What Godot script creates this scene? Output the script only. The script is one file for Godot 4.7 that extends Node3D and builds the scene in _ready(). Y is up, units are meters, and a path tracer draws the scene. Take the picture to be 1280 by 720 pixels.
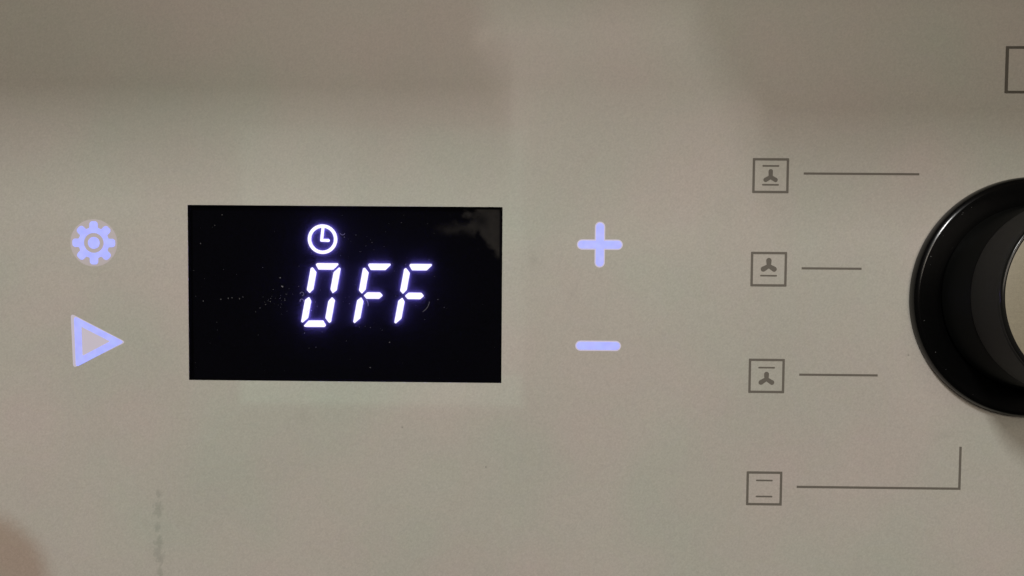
extends Node3D
# An oven's control panel seen from close up. The panel stands upright in the plane z = 0 and faces +z; shapes are given in millimetres.

const MM := 0.001
var rng := RandomNumberGenerator.new()
var mat := {}


func _ready() -> void:
	rng.seed = 7
	# ---- camera
	var cam := Camera3D.new()
	cam.name = "camera"
	cam.position = Vector3(0.0032301, 0.00980678, 0.21)
	cam.rotation_degrees = Vector3(-2.67339, 0.88122, 0.44215)
	cam.fov = 34.76
	cam.near = 0.01
	cam.far = 20.0
	cam.current = true
	add_child(cam)
	# ---- surroundings: a dim room
	var env := Environment.new()
	env.background_mode = Environment.BG_COLOR
	env.background_color = Color(0.012, 0.011, 0.010).linear_to_srgb()
	env.ambient_light_source = Environment.AMBIENT_SOURCE_DISABLED
	env.tonemap_mode = Environment.TONE_MAPPER_LINEAR
	env.tonemap_exposure = 1.0
	env.sdfgi_enabled = true
	env.ssao_enabled = true
	env.ssil_enabled = true
	var we := WorldEnvironment.new()
	we.name = "environment"
	we.environment = env
	add_child(we)
	# ---- unseen lamps: an added broad fill and a narrow key
	area_lamp("fill_light", Vector3(-0.08, 0.75, 2.60), Vector3(0, -0.02, 0), Vector2(2.2, 0.8), lin(1.0, 0.88, 0.75), 3.2)  # added frontal fill, no fixture behind it
	area_lamp("key_light", Vector3(-0.84, 1.80, 2.40), Vector3(0, 0, 0), Vector2(0.05, 0.47), lin(1.0, 0.985, 0.975), 4.4)  # unseen key from the upper left, narrowed to sharpen sideways shadow edges

	make_materials()
	var panel := thing("oven_control_panel", "beige oven control panel with lit touch symbols, black display and printed oven mode symbols", "control panel")
	fascia(panel)
	display(panel)
	settings_button(panel)
	play_button(panel)
	plus_minus(panel)
	printed_symbols(panel)
	control_knob()
	light_blocker()


# ------------------------------------------------------------------ helpers
func area_lamp(called: String, at: Vector3, towards: Vector3, size: Vector2, c: Color, energy: float) -> void:
	var l := AreaLight3D.new()
	l.name = called
	l.area_size = size
	l.area_normalize_energy = true
	l.light_color = c
	l.light_energy = energy
	l.shadow_enabled = true
	l.set("area_range", 6.0)
	add_child(l)
	l.look_at_from_position(at, towards, Vector3.UP)


func thing(called: String, label: String, category: String, at := Vector3.ZERO) -> Node3D:
	var o := Node3D.new()
	o.name = called
	o.position = at
	o.set_meta("label", label)
	o.set_meta("category", category)
	add_child(o, true)
	return o


func obj(called: String, st: SurfaceTool, m: Material, parent: Node3D, label := "") -> MeshInstance3D:
	var o := MeshInstance3D.new()
	o.name = called
	o.mesh = st.commit()
	o.material_override = m
	if label:
		o.set_meta("label", label)
	parent.add_child(o, true)
	return o


func begin() -> SurfaceTool:
	var st := SurfaceTool.new()
	st.begin(Mesh.PRIMITIVE_TRIANGLES)
	return st


func tri(st: SurfaceTool, a: Vector3, b: Vector3, c: Vector3, n: Vector3) -> void:
	# clockwise seen from the side that n points to
	var l := [a, b, c] if (b - a).cross(c - a).dot(n) < 0 else [a, c, b]
	for v in l:
		st.set_normal(n)
		st.set_uv(Vector2(v.x, -v.y) / MM)
		st.add_vertex(v)


func quad(st: SurfaceTool, a: Vector3, b: Vector3, c: Vector3, d: Vector3, n: Vector3) -> void:
	tri(st, a, b, c, n)
	tri(st, a, c, d, n)


func v3(p: Vector2, z: float) -> Vector3:
	return Vector3(p.x * MM, p.y * MM, z * MM)


func walls(st: SurfaceTool, loop: PackedVector2Array, z0: float, z1: float, inward := false) -> void:
	var ccw := not Geometry2D.is_polygon_clockwise(loop)  # in y-up terms this may flip; the sign is settled from the area
	var area := 0.0
	for i in loop.size():
		area += loop[i].cross(loop[(i + 1) % loop.size()])
	var s := (1.0 if area > 0 else -1.0) * (-1.0 if inward else 1.0)
	for i in loop.size():
		var a := loop[i]
		var b := loop[(i + 1) % loop.size()]
		if a.distance_to(b) < 1e-5:
			continue
		var d := (b - a).normalized()
		var n := Vector3(d.y, -d.x, 0) * s
		quad(st, v3(a, z0), v3(b, z0), v3(b, z1), v3(a, z1), n)


func prism(st: SurfaceTool, poly: PackedVector2Array, z0: float, z1: float) -> void:
	var idx := Geometry2D.triangulate_polygon(poly)
	for i in range(0, idx.size(), 3):
		tri(st, v3(poly[idx[i]], z1), v3(poly[idx[i + 1]], z1), v3(poly[idx[i + 2]], z1), Vector3.BACK)
	walls(st, poly, z0, z1)


func band(st: SurfaceTool, outer: PackedVector2Array, inner: PackedVector2Array, z0: float, z1: float) -> void:
	# a flat ring between two loops of the same number of points
	for i in outer.size():
		var j := (i + 1) % outer.size()
		quad(st, v3(outer[i], z1), v3(outer[j], z1), v3(inner[j], z1), v3(inner[i], z1), Vector3.BACK)
	walls(st, outer, z0, z1)
	walls(st, inner, z0, z1, true)


func circle(c: Vector2, r: float, n := 64) -> PackedVector2Array:
	var p := PackedVector2Array()
	for i in n:
		p.append(c + Vector2.from_angle(TAU * i / n) * r)
	return p


func rect(c: Vector2, w: float, h: float) -> PackedVector2Array:
	return PackedVector2Array([c + Vector2(-w, -h) / 2, c + Vector2(w, -h) / 2, c + Vector2(w, h) / 2, c + Vector2(-w, h) / 2])


func capsule(a: Vector2, b: Vector2, ra: float, rb := -1.0, n := 10) -> PackedVector2Array:
	if rb < 0:
		rb = ra
	var p := PackedVector2Array()
	var t := (b - a).angle()
	for i in n + 1:
		p.append(b + Vector2.from_angle(t - PI / 2 + PI * i / n) * rb)
	for i in n + 1:
		p.append(a + Vector2.from_angle(t + PI / 2 + PI * i / n) * ra)
	return p


func rounded(corners: PackedVector2Array, r: float, n := 6) -> PackedVector2Array:
	# corners rounded with quadratic curves
	var p := PackedVector2Array()
	for i in corners.size():
		var c := corners[i]
		var a := c + (corners[i - 1] - c).normalized() * r
		var b := c + (corners[(i + 1) % corners.size()] - c).normalized() * r
		for k in n + 1:
			var t := float(k) / n
			p.append(a.lerp(c, t).lerp(c.lerp(b, t), t))
	return p


func lathe(profile: Array, n := 128) -> SurfaceTool:
	# profile of (radius, height) along +z; a repeated point makes a hard edge
	var st := begin()
	for k in profile.size() - 1:
		var a: Vector2 = profile[k]
		var b: Vector2 = profile[k + 1]
		if a.is_equal_approx(b):
			continue
		var slope := func(i: int) -> Vector2:
			var d := Vector2.ZERO
			if i > 0:
				d += (profile[i] - profile[i - 1]).normalized()
			if i < profile.size() - 1:
				d += (profile[i + 1] - profile[i]).normalized()
			return Vector2(d.y, -d.x).normalized()
		var na: Vector2 = slope.call(k)
		var nb: Vector2 = slope.call(k + 1)
		for i in n:
			var u := Vector2.from_angle(TAU * i / n)
			var v := Vector2.from_angle(TAU * (i + 1) / n)
			var pts := [[a, na, u], [b, nb, u], [b, nb, v], [a, na, u], [b, nb, v], [a, na, v]]
			var face := Vector3(na.x * u.x, na.x * u.y, na.y) + Vector3(nb.x * u.x, nb.x * u.y, nb.y)
			for t in [0, 3]:
				var q := []
				for e in 3:
					var w: Array = pts[t + e]
					q.append([Vector3(w[0].x * w[2].x, w[0].x * w[2].y, w[0].y) * MM, Vector3(w[1].x * w[2].x, w[1].x * w[2].y, w[1].y)])
				if (q[1][0] - q[0][0]).cross(q[2][0] - q[0][0]).dot(face) > 0:
					q = [q[0], q[2], q[1]]
				for e in q:
					st.set_normal(e[1])
					st.set_uv(Vector2(e[0].x, -e[0].y) / MM)
					st.add_vertex(e[0])
	return st


# ------------------------------------------------------------------ materials
func lin(r: float, g: float, b: float) -> Color:
	return Color(r, g, b).linear_to_srgb()


func plain(c: Color, rough: float, spec := 0.5) -> StandardMaterial3D:
	var m := StandardMaterial3D.new()
	m.albedo_color = c
	m.roughness = rough
	m.metallic_specular = spec
	return m


func grain(side: int, low: float, seed_: int, soft: float) -> ImageTexture:
	# fine speckle, tileable: white noise mixed with its blurred self
	var r := RandomNumberGenerator.new()
	r.seed = seed_
	var a := PackedFloat32Array()
	a.resize(side * side)
	for i in a.size():
		a[i] = r.randf()
	var im := Image.create(side, side, false, Image.FORMAT_RGB8)
	for y in side:
		for x in side:
			var s := 0.0
			for d in [[0, 0], [1, 0], [0, 1], [1, 1]]:
				s += a[((y + d[1]) % side) * side + (x + d[0]) % side]
			s = lerpf(a[y * side + x], s / 4.0, soft)
			var h := a[((y * 7 + 3) % side) * side + (x * 5 + 11) % side]
			var v := lerpf(low, 1.0, s)
			im.set_pixel(x, y, Color(v, v * (0.995 + 0.005 * h), v * (0.985 + 0.015 * h)).linear_to_srgb())
	return ImageTexture.create_from_image(im)


func smooth_box(p: Vector2, a: Vector2, b: Vector2, soft: float) -> float:
	var d := Vector2(maxf(a.x - p.x, p.x - b.x), maxf(a.y - p.y, p.y - b.y))
	return smoothstep(soft, -soft, maxf(d.x, d.y))


func spot(p: Vector2, c: Vector2, r: Vector2, turn := 0.0) -> float:
	var q := (p - c).rotated(-turn) / r
	return exp(-q.length_squared())


func make_materials() -> void:
	# the panel's lacquer: beige with cloudy traces of wiping, a few marks and a fine grain
	var w := 2048
	var h := 512
	var cloud := FastNoiseLite.new()
	cloud.seed = 3
	cloud.frequency = 0.018
	cloud.fractal_octaves = 4
	var tint := FastNoiseLite.new()
	tint.seed = 11
	tint.frequency = 0.022
	tint.fractal_octaves = 3
	var rough_edge := FastNoiseLite.new()
	rough_edge.seed = 5
	rough_edge.frequency = 0.35
	var im := Image.create(w, h, false, Image.FORMAT_RGB8)
	for y in h:
		for x in w:
			var p := Vector2(lerpf(-300, 300, (x + 0.5) / w), lerpf(80, -80, (y + 0.5) / h))
			var c := Vector3(0.504, 0.488, 0.434)
			var t := tint.get_noise_2dv(p)
			c *= 1.0 + 0.045 * cloud.get_noise_2dv(p)
			c *= Vector3(1.0 + 0.075 * t, 1.0 - 0.015 * t, 1.0 + 0.02 * t)
			# the slightly paler field round the display window
			if p.x > -110 and p.x < 30 and p.y > -60 and p.y < 70:
				c = c.lerp(c * Vector3(1.03, 1.06, 1.06), smooth_box(p, Vector2(-62, -27.4), Vector2(2.8, 36), 2.0) * 0.9)
				c = c.lerp(c * Vector3(1.03, 1.06, 1.05), smooth_box(p, Vector2(-63, -27.2), Vector2(2.6, -20), 1.1))
			# a dried run with ragged sides
			if p.x > -90 and p.x < -74 and p.y < -44:
				var k := rough_edge.get_noise_2d(p.x * 2.2, p.y * 1.7) + 0.5 * rough_edge.get_noise_2d(p.x * 6.0, p.y * 6.0)
				var run := 0.0
				for s in [[-48.5, 0.55, 0.9, 0.2], [-52.4, 0.95, 1.7, 0.0], [-56.4, 0.6, 0.9, -0.15], [-60.0, 0.95, 1.4, 0.1], [-62.8, 1.0, 1.7, 0.15], [-66.8, 0.6, 1.6, 0.4], [-72, 0.7, 3.0, 0.3]]:
					var q := Vector2((p.x + 82.0 - s[3]) / s[1], (p.y - s[0]) / s[2])
					run = maxf(run, smoothstep(1.3, 0.75, q.length() + k * 1.1))
				c = c.lerp(c * Vector3(0.83, 0.845, 0.84), run)
			# a reddish dimming at the lower left, shade painted into the colour
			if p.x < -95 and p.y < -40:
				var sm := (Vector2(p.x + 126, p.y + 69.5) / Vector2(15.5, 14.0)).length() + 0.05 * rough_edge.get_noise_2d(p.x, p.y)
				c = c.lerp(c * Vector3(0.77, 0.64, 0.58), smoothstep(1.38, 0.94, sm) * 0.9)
			# wiping traces and spots
			c *= 1.0 + 0.10 * spot(p, Vector2(-7, 56.5), Vector2(3.6, 1.7), 0.7)
			c *= 1.0 - 0.09 * spot(p, Vector2(5.0, 6.3), Vector2(1.3, 1.4))
			c *= 1.0 - 0.05 * spot(p, Vector2(-48, -30), Vector2(1.4, 1.6))
			c *= 1.0 - 0.05 * spot(p, Vector2(14, -1.0), Vector2(1.2, 2.0))
			c *= 1.0 - 0.05 * spot(p, Vector2(99, -33), Vector2(3.0, 0.8), 0.3)
			im.set_pixel(x, y, Color(c.x, c.y, c.z).linear_to_srgb())
	for s in [[-20.7, -42.3], [-25.1, -32.4], [-5.8, -41.5], [90.5, -14.5], [-32, 23.5], [-28, 31], [-84, -41], [-89, 30], [40, -52], [72, 47]]:
		var at := Vector2i(int((s[0] + 300) / 600 * w), int((80 - s[1]) / 160 * h))
		im.set_pixelv(at, im.get_pixelv(at).lightened(0.3) if rng.randf() < 0.5 else im.get_pixelv(at).darkened(0.28))
	var m := plain(Color.WHITE, 0.42)
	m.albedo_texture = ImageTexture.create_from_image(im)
	m.uv1_scale = Vector3(1.0 / 600, 1.0 / 160, 1)
	m.uv1_offset = Vector3(0.5, 0.5, 0)
	m.detail_enabled = true
	m.detail_albedo = grain(512, 0.80, 21, 0.6)
	m.detail_blend_mode = BaseMaterial3D.BLEND_MODE_MUL
	m.detail_uv_layer = BaseMaterial3D.DETAIL_UV_2
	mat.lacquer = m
	mat.print = plain(lin(0.140, 0.128, 0.108), 0.5, 0.4)
	mat.print_dark = plain(lin(0.09, 0.082, 0.066), 0.5, 0.4)
	# lit symbols
	m = plain(lin(0.16, 0.16, 0.20), 0.4)
	m.emission_enabled = true
	m.emission = lin(0.36, 0.405, 1.0)
	m.emission_energy_multiplier = 0.98
	var glow := Image.create(128, 128, false, Image.FORMAT_RGB8)
	var uneven := FastNoiseLite.new()
	uneven.seed = 4
	uneven.frequency = 0.045
	uneven.fractal_octaves = 2
	for y in 128:
		for x in 128:
			var v := 0.91 + 0.11 * uneven.get_noise_2d(x, y)
			glow.set_pixel(x, y, Color(v * (1.0 + 0.07 * uneven.get_noise_2d(x + 500, y)), v, minf(v + 0.08, 1.0)).linear_to_srgb())
	m.emission_texture = ImageTexture.create_from_image(glow)
	m.emission_operator = BaseMaterial3D.EMISSION_OP_MULTIPLY
	m.uv1_scale = Vector3(1.0 / 16, 1.0 / 16, 1)
	mat.lit_symbol = m
	m = plain(lin(0.50, 0.46, 0.45), 0.4)
	m.emission_enabled = true
	m.emission = lin(0.55, 0.5, 0.7)
	m.emission_energy_multiplier = 0.10
	mat.diffuser = m
	m = plain(lin(0.52, 0.47, 0.46), 0.4)
	m.emission_enabled = true
	m.emission = lin(0.5, 0.5, 0.78)
	m.emission_energy_multiplier = 0.30
	mat.bright_diffuser = m
	m = plain(lin(0.50, 0.46, 0.48), 0.4)
	m.emission_enabled = true
	m.emission = lin(0.5, 0.5, 0.85)
	m.emission_energy_multiplier = 0.36
	mat.symbol_rim = m
	# display
	m = plain(lin(0.0055, 0.0055, 0.011), 0.8, 0.1)
	m.albedo_texture = grain(256, 0.35, 5, 0.5)
	m.uv1_scale = Vector3(1.0 / 34, 1.0 / 34, 1)
	mat.display_back = m
	m = plain(lin(0.4, 0.4, 0.4), 0.5)
	m.emission_enabled = true
	m.emission = lin(0.90, 0.86, 1.0)
	m.emission_energy_multiplier = 1.75
	mat.segment = m
	m = plain(lin(0.3, 0.3, 0.35), 0.5)
	m.emission_enabled = true
	m.emission = lin(0.36, 0.28, 1.0)
	m.emission_energy_multiplier = 340.0
	mat.halo_body = m  # added emitter under the segments, only for the halo round them
	m = plain(Color(0.004, 0.004, 0.004, 0.35), 0.04)
	m.transparency = BaseMaterial3D.TRANSPARENCY_ALPHA
	mat.pane = m
	m = plain(lin(0.20, 0.20, 0.20), 0.8)
	m.backlight_enabled = true
	m.backlight = Color(0.5, 0.5, 0.5)
	mat.dust = m
	var sm := Image.create(128, 96, false, Image.FORMAT_RGBA8)
	var patch_noise := FastNoiseLite.new()
	patch_noise.seed = 9
	patch_noise.frequency = 0.03
	for y in 96:
		for x in 128:
			var p := Vector2(x / 127.0, y / 95.0)
			var k := patch_noise.get_noise_2d(x, y)
			var along := smoothstep(0.38, 0.62, p.x + 0.25 * k - 0.15 * absf(p.y - 0.42) * 2.0)
			var band_ := 1.0 - smoothstep(0.34, 0.56, p.y + 0.2 * k - 0.55 * maxf(0.0, p.x - 0.7) / 0.3)
			var streak := 0.7 * exp(-pow((p.y - 0.40 + 0.12 * (p.x - 0.4)) / 0.09, 2.0)) * smoothstep(0.04, 0.25, p.x)
			var hollow := 1.0 - 0.6 * exp(-((p - Vector2(0.73, 0.24)) / Vector2(0.1, 0.12)).length_squared())
			var edge := smoothstep(0.0, 0.03, 1.0 - p.x) * smoothstep(0.0, 0.03, p.y) * smoothstep(0.0, 0.12, 1.0 - p.y)
			sm.set_pixel(x, y, Color(1, 1, 1, clampf(maxf(along * band_ * hollow, streak * band_) * edge * (0.85 + 0.3 * k), 0, 1)))
	m = plain(Color(lin(0.15, 0.14, 0.125), 0.15), 0.7, 0.1)
	m.transparency = BaseMaterial3D.TRANSPARENCY_ALPHA
	m.albedo_texture = ImageTexture.create_from_image(sm)
	m.uv1_scale = Vector3(1 / 16.9, 1 / 12.1, 1)
	m.uv1_offset = Vector3(19.5 / 16.9, 18.1 / 12.1, 0)
	mat.grey_patch = m
	mat.black_edge = plain(lin(0.002, 0.002, 0.002), 0.6, 0.1)
	# knob
	m = plain(lin(0.003, 0.003, 0.003), 0.2, 0.5)
	m.detail_enabled = true
	m.detail_albedo = grain(256, 0.45, 33, 0.4)
	m.detail_blend_mode = BaseMaterial3D.BLEND_MODE_MUL
	m.uv1_triplanar = true
	m.uv1_scale = Vector3.ONE * 33.0
	mat.knob_black = m
	mat.collar_black = plain(lin(0.0035, 0.0038, 0.0035), 0.45, 0.18)
	m = plain(lin(0.017, 0.017, 0.015), 0.55, 0.3)
	m.detail_enabled = true
	m.detail_albedo = grain(256, 0.5, 34, 0.4)
	m.detail_blend_mode = BaseMaterial3D.BLEND_MODE_MUL
	m.uv1_triplanar = true
	m.uv1_scale = Vector3.ONE * 33.0
	mat.knob_grey = m
	m = plain(lin(0.01, 0.01, 0.009), 0.18, 0.35)
	mat.rim = m
	m = plain(lin(0.31, 0.28, 0.20), 0.45)
	m.detail_enabled = true
	m.detail_albedo = grain(256, 0.7, 35, 0.6)
	m.detail_blend_mode = BaseMaterial3D.BLEND_MODE_MUL
	m.uv1_triplanar = true
	m.uv1_scale = Vector3.ONE * 33.0
	mat.knob_face = m
	m = plain(Color(0.02, 0.02, 0.02, 0.42), 0.03)
	m.transparency = BaseMaterial3D.TRANSPARENCY_ALPHA
	mat.dimming_glass = m
	mat.light_blocker = plain(lin(0.32, 0.29, 0.25), 0.4)
	mat.blocker_board = plain(lin(0.30, 0.20, 0.11), 0.6)


# ------------------------------------------------------------------ the panel
const WINDOW := [-74.4, -21.9, -2.28, 18.42]  # left, bottom, right, top


func window_loop(grow: float) -> PackedVector2Array:
	return PackedVector2Array([Vector2(WINDOW[0] - grow, WINDOW[1] - grow), Vector2(WINDOW[2] + grow, WINDOW[1] - grow), Vector2(WINDOW[2] + grow, WINDOW[3] + grow), Vector2(WINDOW[0] - grow, WINDOW[3] + grow)])


func fascia(panel: Node3D) -> void:
	var st := begin()
	var at := PackedVector2Array([Vector2(-300, -80), Vector2(300, -80), Vector2(300, 80), Vector2(-300, 80)])
	var inner := PackedVector2Array([Vector2(-299, -79), Vector2(299, -79), Vector2(299, 79), Vector2(-299, 79)])
	var put := func(a: Vector3, b: Vector3, c: Vector3, d: Vector3, n: Vector3) -> void:
		for t in [[a, b, c], [a, c, d]]:
			if (t[1] - t[0]).cross(t[2] - t[0]).dot(n) > 0:
				t = [t[0], t[2], t[1]]
			for v in t:
				st.set_normal(n)
				st.set_uv(Vector2(v.x, -v.y) / MM)
				st.set_uv2(Vector2(v.x, v.y) / MM / 82.0)
				st.add_vertex(v)
	var hole := window_loop(0.0)
	for i in 4:
		var j := (i + 1) % 4
		put.call(v3(inner[i], 0), v3(inner[j], 0), v3(hole[j], 0), v3(hole[i], 0), Vector3.BACK)
		var out_ := v3((at[i] + at[j]) / 2, 0).normalized()
		out_ = Vector3(signf(out_.x) if absf(out_.x) > 0.5 else 0.0, signf(out_.y) if absf(out_.y) > 0.5 else 0.0, 0)
		put.call(v3(inner[i], 0), v3(inner[j], 0), v3(at[j], -1), v3(at[i], -1), (out_ + Vector3.BACK).normalized())
		put.call(v3(at[i], -1), v3(at[j], -1), v3(at[j], -20), v3(at[i], -20), out_)
		put.call(v3(hole[i], 0), v3(hole[j], 0), v3(hole[j], -1.6), v3(hole[i], -1.6), -out_)
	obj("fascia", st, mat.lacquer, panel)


# ------------------------------------------------------------------ display
func segments(c: float, which: String) -> Array:
	# polygons of a seven-segment digit about the slanted centre (c, -2)
	var w := 2.72
	var hh := 6.62
	var t := 0.75
	var shapes := {
		"a": [[-2.2, hh + t], [2.62, hh + t], [2.8, hh + t - 0.3], [1.8, hh - t], [-1.6, hh - t], [-2.45, hh + t - 0.35]],
		"d": [[-1.75, -hh + t], [1.6, -hh + t], [2.45, -hh - t + 0.35], [2.2, -hh - t], [-2.45, -hh - t], [-2.65, -hh - t + 0.3]],
		"f": [[-w - t, 1.15], [-w + 0.05, 0.42], [-w + t, 1.35], [-w + t, hh - 1.35], [-w - 0.35, hh - 0.2], [-w - t, hh - 0.45]],
		"b": [[w - t, 1.35], [w - 0.05, 0.42], [w + t, 1.15], [w + t, hh - 0.45], [w + 0.35, hh - 0.2], [w - t, hh - 1.35]],
		"e": [[-w - t, -hh + 0.45], [-w - 0.35, -hh + 0.2], [-w + t, -hh + 1.35], [-w + t, -1.35], [-w + 0.05, -0.42], [-w - t, -1.15]],
		"c": [[w - t, -hh + 1.35], [w + 0.35, -hh + 0.2], [w + t, -hh + 0.45], [w + t, -1.15], [w - 0.05, -0.42], [w - t, -1.35]],
		"g": [[-2.15, 0], [-1.4, -t], [1.55, -t], [2.25, 0], [1.5, t], [-1.45, t]],
	}
	var out := []
	for s in which:
		var p := PackedVector2Array()
		for q in shapes[s]:
			p.append(Vector2(c + q[0] + q[1] * 0.182, -2.05 + q[1]))
		out.append(p)
	return out


func two_surfaces(o: MeshInstance3D, body: SurfaceTool) -> void:
	# the sign's lit face and, under it, an added bright body that throws the halo
	o.material_override = null
	o.mesh.surface_set_material(0, mat.segment)
	body.commit(o.mesh)
	o.mesh.surface_set_material(1, mat.halo_body)


func lit(called: String, p: PackedVector2Array, parent: Node3D, z := -0.95) -> void:
	var st := begin()
	prism(st, p, -1.02, z)
	var o := obj(called, st, mat.segment, parent)
	st = begin()
	for q in Geometry2D.offset_polygon(p, -0.16):
		prism(st, q, -1.4, -1.02)
	two_surfaces(o, st)


func display(panel: Node3D) -> void:
	var d := Node3D.new()
	d.name = "display"
	d.set_meta("label", "black glass display showing a clock sign and the word OFF in white segments")
	panel.add_child(d, true)
	var st := begin()
	prism(st, window_loop(-0.06), -2.0, -1.4)
	obj("back_plate", st, mat.display_back, d)
	for c in [[-44.05, "abcdef"], [-32.0, "aefg"], [-22.5, "aefg"]]:
		for p in segments(c[0], c[1]):
			lit("digit_segment", rounded(p, 0.12, 2), d)
	var cc := Vector2(-43.64, 10.82)
	st = begin()
	band(st, circle(cc, 3.40), circle(cc, 2.62), -1.02, -0.95)
	var ring := obj("clock_ring", st, mat.segment, d)
	st = begin()
	band(st, circle(cc, 3.24), circle(cc, 2.78), -1.4, -1.02)
	two_surfaces(ring, st)
	var hand: PackedVector2Array = Geometry2D.merge_polygons(capsule(cc + Vector2(0.12, 2.7), cc + Vector2(-0.22, -0.25), 0.33), capsule(cc + Vector2(-0.22, -0.25), cc + Vector2(1.3, -0.28), 0.33))[0]
	lit("clock_hands", hand, d, -0.93)
	st = begin()
	var g := window_loop(-0.02)
	quad(st, v3(g[0], -0.12), v3(g[1], -0.12), v3(g[2], -0.12), v3(g[3], -0.12), Vector3.BACK)
	obj("glass_pane", st, mat.pane, d)
	st = begin()
	band(st, window_loop(-0.02), window_loop(-0.25), -1.3, -0.16)
	obj("dark_edge", st, mat.black_edge, d)
	# a thin grey see-through sheet in the upper right corner of the glass
	st = begin()
	g = PackedVector2Array([Vector2(-19.5, 6.0), Vector2(-2.6, 6.0), Vector2(-2.6, 18.1), Vector2(-19.5, 18.1)])
	quad(st, v3(g[0], -0.1), v3(g[1], -0.1), v3(g[2], -0.1), v3(g[3], -0.1), Vector3.BACK)
	obj("grey_patch", st, mat.grey_patch, d, "faint grey patch on the upper right of the glass")
	# dust and lint on the glass
	st = begin()
	var fleck := func(p: Vector2, r: float, stretch := 1.0, turn := 0.0) -> void:
		var q := PackedVector2Array()
		for i in 6:
			q.append(p + (Vector2.from_angle(TAU * i / 6.0) * r * rng.randf_range(0.6, 1.3) * Vector2(stretch, 1.0)).rotated(turn))
		prism(st, q, -0.11, -0.11 + r * 0.5)
	fleck.call(Vector2(-52.7, -0.1), 0.13, 2.4, -0.5)
	for s in [[-62.6, -3.0], [-61.8, -2.6], [-57.9, -5.1], [-58.9, -6.0], [-56.6, -4.3], [-55.5, -3.6], [-66.9, -3.2], [-65.2, -2.9], [-64.3, -2.8], [-71.5, 9.6], [-68.2, 13.8], [-66.5, 16.2], [-57.2, 4.2], [-53.2, 1.9], [-71, -3.6], [-15.5, -4.6], [-45, -14], [-38, -12.5], [-28, -12.7], [-32.5, -18.6]]:
		fleck.call(Vector2(s[0], s[1]), rng.randf_range(0.05, 0.1), rng.randf_range(1.0, 2.0), rng.randf() * PI)
	for i in 26:  # a dusty patch left of the first digit
		fleck.call(Vector2(rng.randfn(-53.5, 2.2), rng.randfn(-3.0, 1.3)), rng.randf_range(0.025, 0.06))
	for i in 70:  # lint near the lit segments
		fleck.call(Vector2(rng.randf_range(-49, -16), rng.randf_range(-11, 15)), rng.randf_range(0.02, 0.05), rng.randf_range(1, 3), rng.randf() * PI)
	for i in 60:
		fleck.call(Vector2(rng.randf_range(-74, -3), rng.randf_range(-21.5, 18)), rng.randf_range(0.015, 0.045))
	for f in [[-48.2, -2.2, 1.1, 0.3, 2.6], [-47.9, -3.6, 0.9, 1.2, 2.2], [-46.0, -5.6, 0.8, 2.4, 1.6], [-41.2, 3.9, 0.7, 4.0, 1.5], [-20.4, -5.6, 1.6, 0.6, 0.5], [-33.0, -4.4, 0.9, 1.4, 0.6], [-39.4, 12.2, 0.8, 5.2, 1.4]]:
		var a := Vector2(f[0], f[1])
		var dir: float = f[3]
		for k in 8:
			var b: Vector2 = a + Vector2.from_angle(dir) * f[2] * 0.22
			prism(st, capsule(a, b, 0.032, 0.032, 4), -0.1, -0.05 + 0.001 * k)
			a = b
			dir += f[4] * 0.22
	obj("dust", st, mat.dust, d).set_meta("kind", "stuff")


# ------------------------------------------------------------------ touch symbols
func symbol_root(called: String, label: String, panel: Node3D) -> Node3D:
	var o := Node3D.new()
	o.name = called
	o.set_meta("label", label)
	panel.add_child(o, true)
	return o


func settings_button(panel: Node3D) -> void:
	var o := symbol_root("settings_button", "glowing lavender gear symbol on a pale round window", panel)
	var c := Vector2(-96.1, 9.56)
	var st := begin()
	prism(st, circle(c, 5.42), -0.5, 0.02)
	obj("round_window", st, mat.diffuser, o)
	var outer := PackedVector2Array()
	var inner := PackedVector2Array()
	for i in 192:
		var a := TAU * i / 192.0
		var k := fposmod(a + PI / 8, PI / 4) - PI / 8
		# teeth with rounded ends on a round body
		var y := absf(sin(k))
		var r := 3.55
		for step in 24:
			var q := 4.95 - step * 0.0609
			if absf(q * sin(k)) < 0.98 - 0.45 * maxf(0.0, (q * cos(k) - 4.3) / 0.65) ** 2:
				r = maxf(r, q)
				break
		outer.append(c + Vector2.from_angle(a + PI / 2) * r)
		inner.append(c + Vector2.from_angle(a + PI / 2) * 2.28)
	st = begin()
	band(st, outer, inner, 0.0, 0.06)
	obj("gear", st, mat.lit_symbol, o)
	st = begin()
	prism(st, circle(c, 1.36), 0.0, 0.06)
	obj("gear_centre", st, mat.lit_symbol, o)


func play_button(panel: Node3D) -> void:
	var o := symbol_root("play_button", "glowing lavender triangle outline pointing right", panel)
	var st := begin()
	prism(st, rounded(PackedVector2Array([Vector2(-101.7, -6.7), Vector2(-101.3, -19.4), Vector2(-88.9, -13.25)]), 1.0), -0.5, 0.02)
	obj("triangle_window", st, mat.bright_diffuser, o)
	st = begin()
	band(st, rounded(PackedVector2Array([Vector2(-100.95, -7.3), Vector2(-100.65, -19.2), Vector2(-89.35, -13.2)]), 0.9), rounded(PackedVector2Array([Vector2(-99.25, -9.75), Vector2(-99.1, -16.55), Vector2(-92.6, -13.1)]), 0.3), 0.0, 0.06)
	obj("triangle", st, mat.lit_symbol, o)


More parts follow.
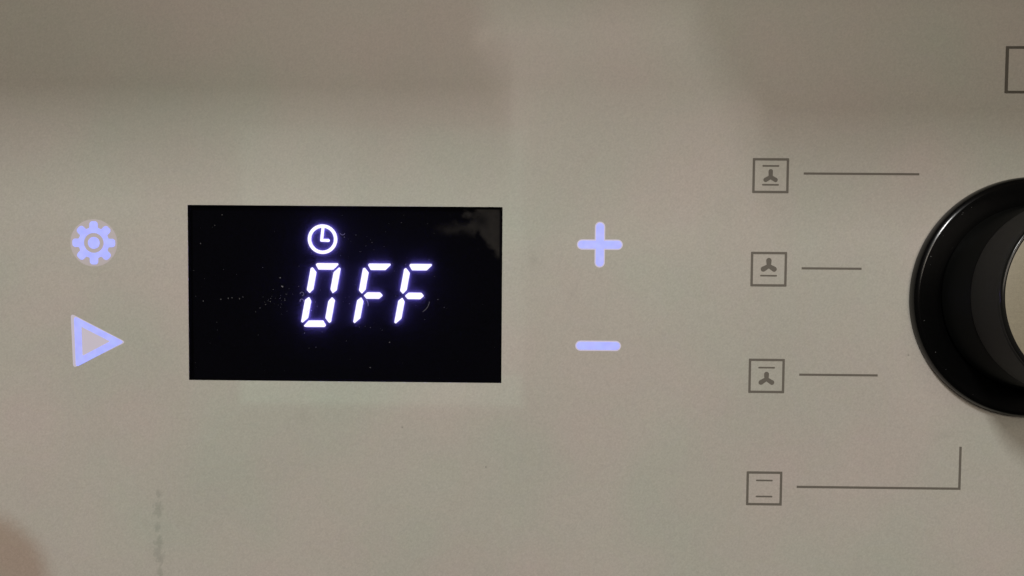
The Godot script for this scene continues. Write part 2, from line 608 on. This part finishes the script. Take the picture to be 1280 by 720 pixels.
func plus_minus(panel: Node3D) -> void:
	for s in [["plus_button", "glowing lavender plus sign", true, Vector2(19.93, 10.05)], ["minus_button", "glowing lavender minus sign below the plus", false, Vector2(19.8, -13.08)]]:
		var o := symbol_root(s[0], s[1], panel)
		var c: Vector2 = s[3]
		for k in 2:
			var r := 1.18 if k == 0 else 0.88
			var e := 4.05
			var p := capsule(c - Vector2(e, 0), c + Vector2(e, 0), r)
			if s[2]:
				p = Geometry2D.merge_polygons(p, capsule(c - Vector2(0, e), c + Vector2(0, e), r))[0]
			var st := begin()
			prism(st, p, -0.3, 0.02 if k == 0 else 0.06)
			obj("pale_rim" if k == 0 else "bar", st, mat.symbol_rim if k == 0 else mat.lit_symbol, o)


# ------------------------------------------------------------------ printed symbols
func ink(called: String, p: PackedVector2Array, parent: Node3D, m: Material = null) -> void:
	var st := begin()
	prism(st, p, -0.1, 0.03)
	obj(called, st, m if m else mat.print, parent)


func printed_symbols(panel: Node3D) -> void:
	var rows := [
		[25.93, "printed square with a fan between two bars and a pointer line to the right", [2.2, -2.05], [1.2, 0.5, -0.3, -0.95, 1.12, 0.5]],
		[4.77, "printed square with a fan above a single bar", [-1.47], [2.2, 0.62, 0.75, 0.02, 1.22, 0.6]],
		[-19.62, "printed square with a single bar above a fan", [1.9], [0.62, 0.56, -0.7, -1.5, 1.25, 0.55]],
		[-45.62, "printed square with two bars and no fan", [1.85, -1.88], []],
	]
	var lines := [[26.47, 65.75, 91.7], [5.04, 65.75, 79.3], [-19.25, 65.75, 83.56], [-45.15, 65.75, 102.55]]
	for i in 4:
		var r: Array = rows[i]
		var o := symbol_root("mode_symbol", r[1], panel)
		var c := Vector2(58.32, r[0])
		var st := begin()
		band(st, rounded(rect(c, 8.2, 7.9), 0.15, 2), rounded(rect(c, 7.1, 6.8), 0.1, 2), -0.1, 0.03)
		obj("square", st, mat.print, o)
		for b in r[2]:
			ink("heating_bar", capsule(c + Vector2(-1.72, b), c + Vector2(1.72, b), 0.19), o)
		if r[3]:
			var f: Array = r[3]
			var hub := c + Vector2(0, f[2])
			var p := capsule(hub, c + Vector2(0, f[0] - f[1] * 0.4), 0.48, f[1])
			for s in [-1, 1]:
				p = Geometry2D.merge_polygons(p, capsule(hub, c + Vector2(s * f[4], f[3]), 0.46, f[5]))[0]
			ink("fan", p, o)
		var l: Array = lines[i]
		if i < 3:
			ink("pointer_line", rect(Vector2((l[1] + l[2]) / 2, l[0]), l[2] - l[1], 0.5), o)
		else:
			ink("pointer_line", PackedVector2Array([Vector2(l[1], -45.43), Vector2(103.1, -45.43), Vector2(103.1, -35.45), Vector2(102.55, -35.45), Vector2(102.55, -44.9), Vector2(l[1], -44.9)]), o)
	var t := symbol_root("mode_symbol", "printed square cut by the right edge of the picture", panel)
	var st := begin()
	band(st, rounded(rect(Vector2(115.4, 49.9), 10.5, 10.5), 0.15, 2), rounded(rect(Vector2(115.4, 49.9), 9.0, 9.3), 0.1, 2), -0.1, 0.03)
	obj("square", st, mat.print_dark, t)


# ------------------------------------------------------------------ knob
func control_knob() -> void:
	var o := thing("control_knob", "round black oven knob with wide base ring and beige cap, right of the printed symbols", "knob", Vector3(117.1, -1.1, 0) * MM)
	var sk := lathe([Vector2(26.3, 0.05), Vector2(27.1, 0.5), Vector2(27.1, 0.5), Vector2(27.05, 1.9), Vector2(26.6, 2.7), Vector2(25.9, 3.0), Vector2(25.9, 3.0), Vector2(22.5, 2.7), Vector2(21.2, 2.3), Vector2(20.0, 1.7)])
	obj("base_ring", sk, mat.knob_black, o)
	var st := begin()
	for i in 60:  # dust on the ring
		var a := rng.randf_range(PI * 0.5, PI * 1.5)
		var c := Vector2.from_angle(a) * rng.randf_range(21.6, 25.6)
		var q := PackedVector2Array()
		var size_ := rng.randf_range(0.03, 0.085)
		for k in 5:
			q.append(c + Vector2.from_angle(TAU * k / 5.0 + a) * size_ * rng.randf_range(0.6, 1.4) * Vector2(rng.randf_range(1, 2), 1))
		var z := lerpf(2.3, 3.0, (c.length() - 21.2) / 4.7)
		prism(st, q, z, z + 0.06)
	obj("dust", st, mat.dust, o).set_meta("kind", "stuff")
	var handle := Node3D.new()
	handle.name = "handle"
	handle.rotation_degrees = Vector3(-3.0, 0, 0)
	o.add_child(handle, true)
	obj("lower_collar", lathe([Vector2(20.4, 0.6), Vector2(20.4, 2.2), Vector2(20.4, 2.2), Vector2(20.75, 2.4), Vector2(20.75, 3.0), Vector2(20.3, 3.4), Vector2(20.1, 14.4), Vector2(19.8, 14.8)]), mat.collar_black, handle)
	obj("grip", lathe([Vector2(19.7, 14.6), Vector2(20.25, 15.0), Vector2(20.35, 15.5), Vector2(20.3, 26.0), Vector2(20.3, 26.0), Vector2(20.0, 26.3)]), mat.knob_grey, handle)
	obj("glossy_rim", lathe([Vector2(20.1, 26.1), Vector2(20.1, 26.4), Vector2(19.9, 26.85), Vector2(19.4, 27.0), Vector2(19.2, 26.95)]), mat.rim, handle)
	obj("cap_face", lathe([Vector2(19.35, 26.9), Vector2(19.0, 27.0), Vector2(12.0, 27.15), Vector2(0.0, 27.2)]), mat.knob_face, handle)


# ------------------------------------------------------------------ blockers added above the frame to shade the top of the panel
func box(size: Vector3, at: Vector3, r: float) -> SurfaceTool:
	var st := begin()
	var p := rounded(rect(Vector2(at.x, at.y), size.x, size.y), r)
	prism(st, p, at.z - size.z / 2, at.z + size.z / 2)
	var idx := Geometry2D.triangulate_polygon(p)
	for i in range(0, idx.size(), 3):
		tri(st, v3(p[idx[i]], at.z - size.z / 2), v3(p[idx[i + 1]], at.z - size.z / 2), v3(p[idx[i + 2]], at.z - size.z / 2), Vector3.FORWARD)
	return st


func light_blocker() -> void:
	var o := thing("unseen_shade_slab", "unseen slab added above the oven panel to shade its top", "light_blocker")  # invented slab out of view, shades the panel's top
	obj("slab", box(Vector3(1400, 12, 420), Vector3(0, 108, -158), 2), mat.light_blocker, o)
	var b := thing("unseen_right_blocker", "unseen slab added to shade the upper right of the panel", "light blocker")  # invented blocker out of view, its edge shapes the right-hand shadow
	obj("blocker_board", box(Vector3(330, 16, 420), Vector3(177, 122.2, -92), 4), mat.blocker_board, b)
	b = thing("unseen_left_blocker", "unseen slab added to shade the upper left of the panel", "baking tray")  # invented blocker out of view, casts the shadow at upper left
	obj("blocker_plate", box(Vector3(360, 14, 420), Vector3(-219, 121.2, -99), 4), mat.light_blocker, b)
	b = thing("unseen_dimming_plate", "unseen dark glass plate added to dim the light on the upper middle", "blocker_plate")  # invented half-clear plate out of view, lets part of the key through
	obj("glass", box(Vector3(150, 8, 420), Vector3(-8, 134.6, -74), 2), mat.dimming_glass, b)
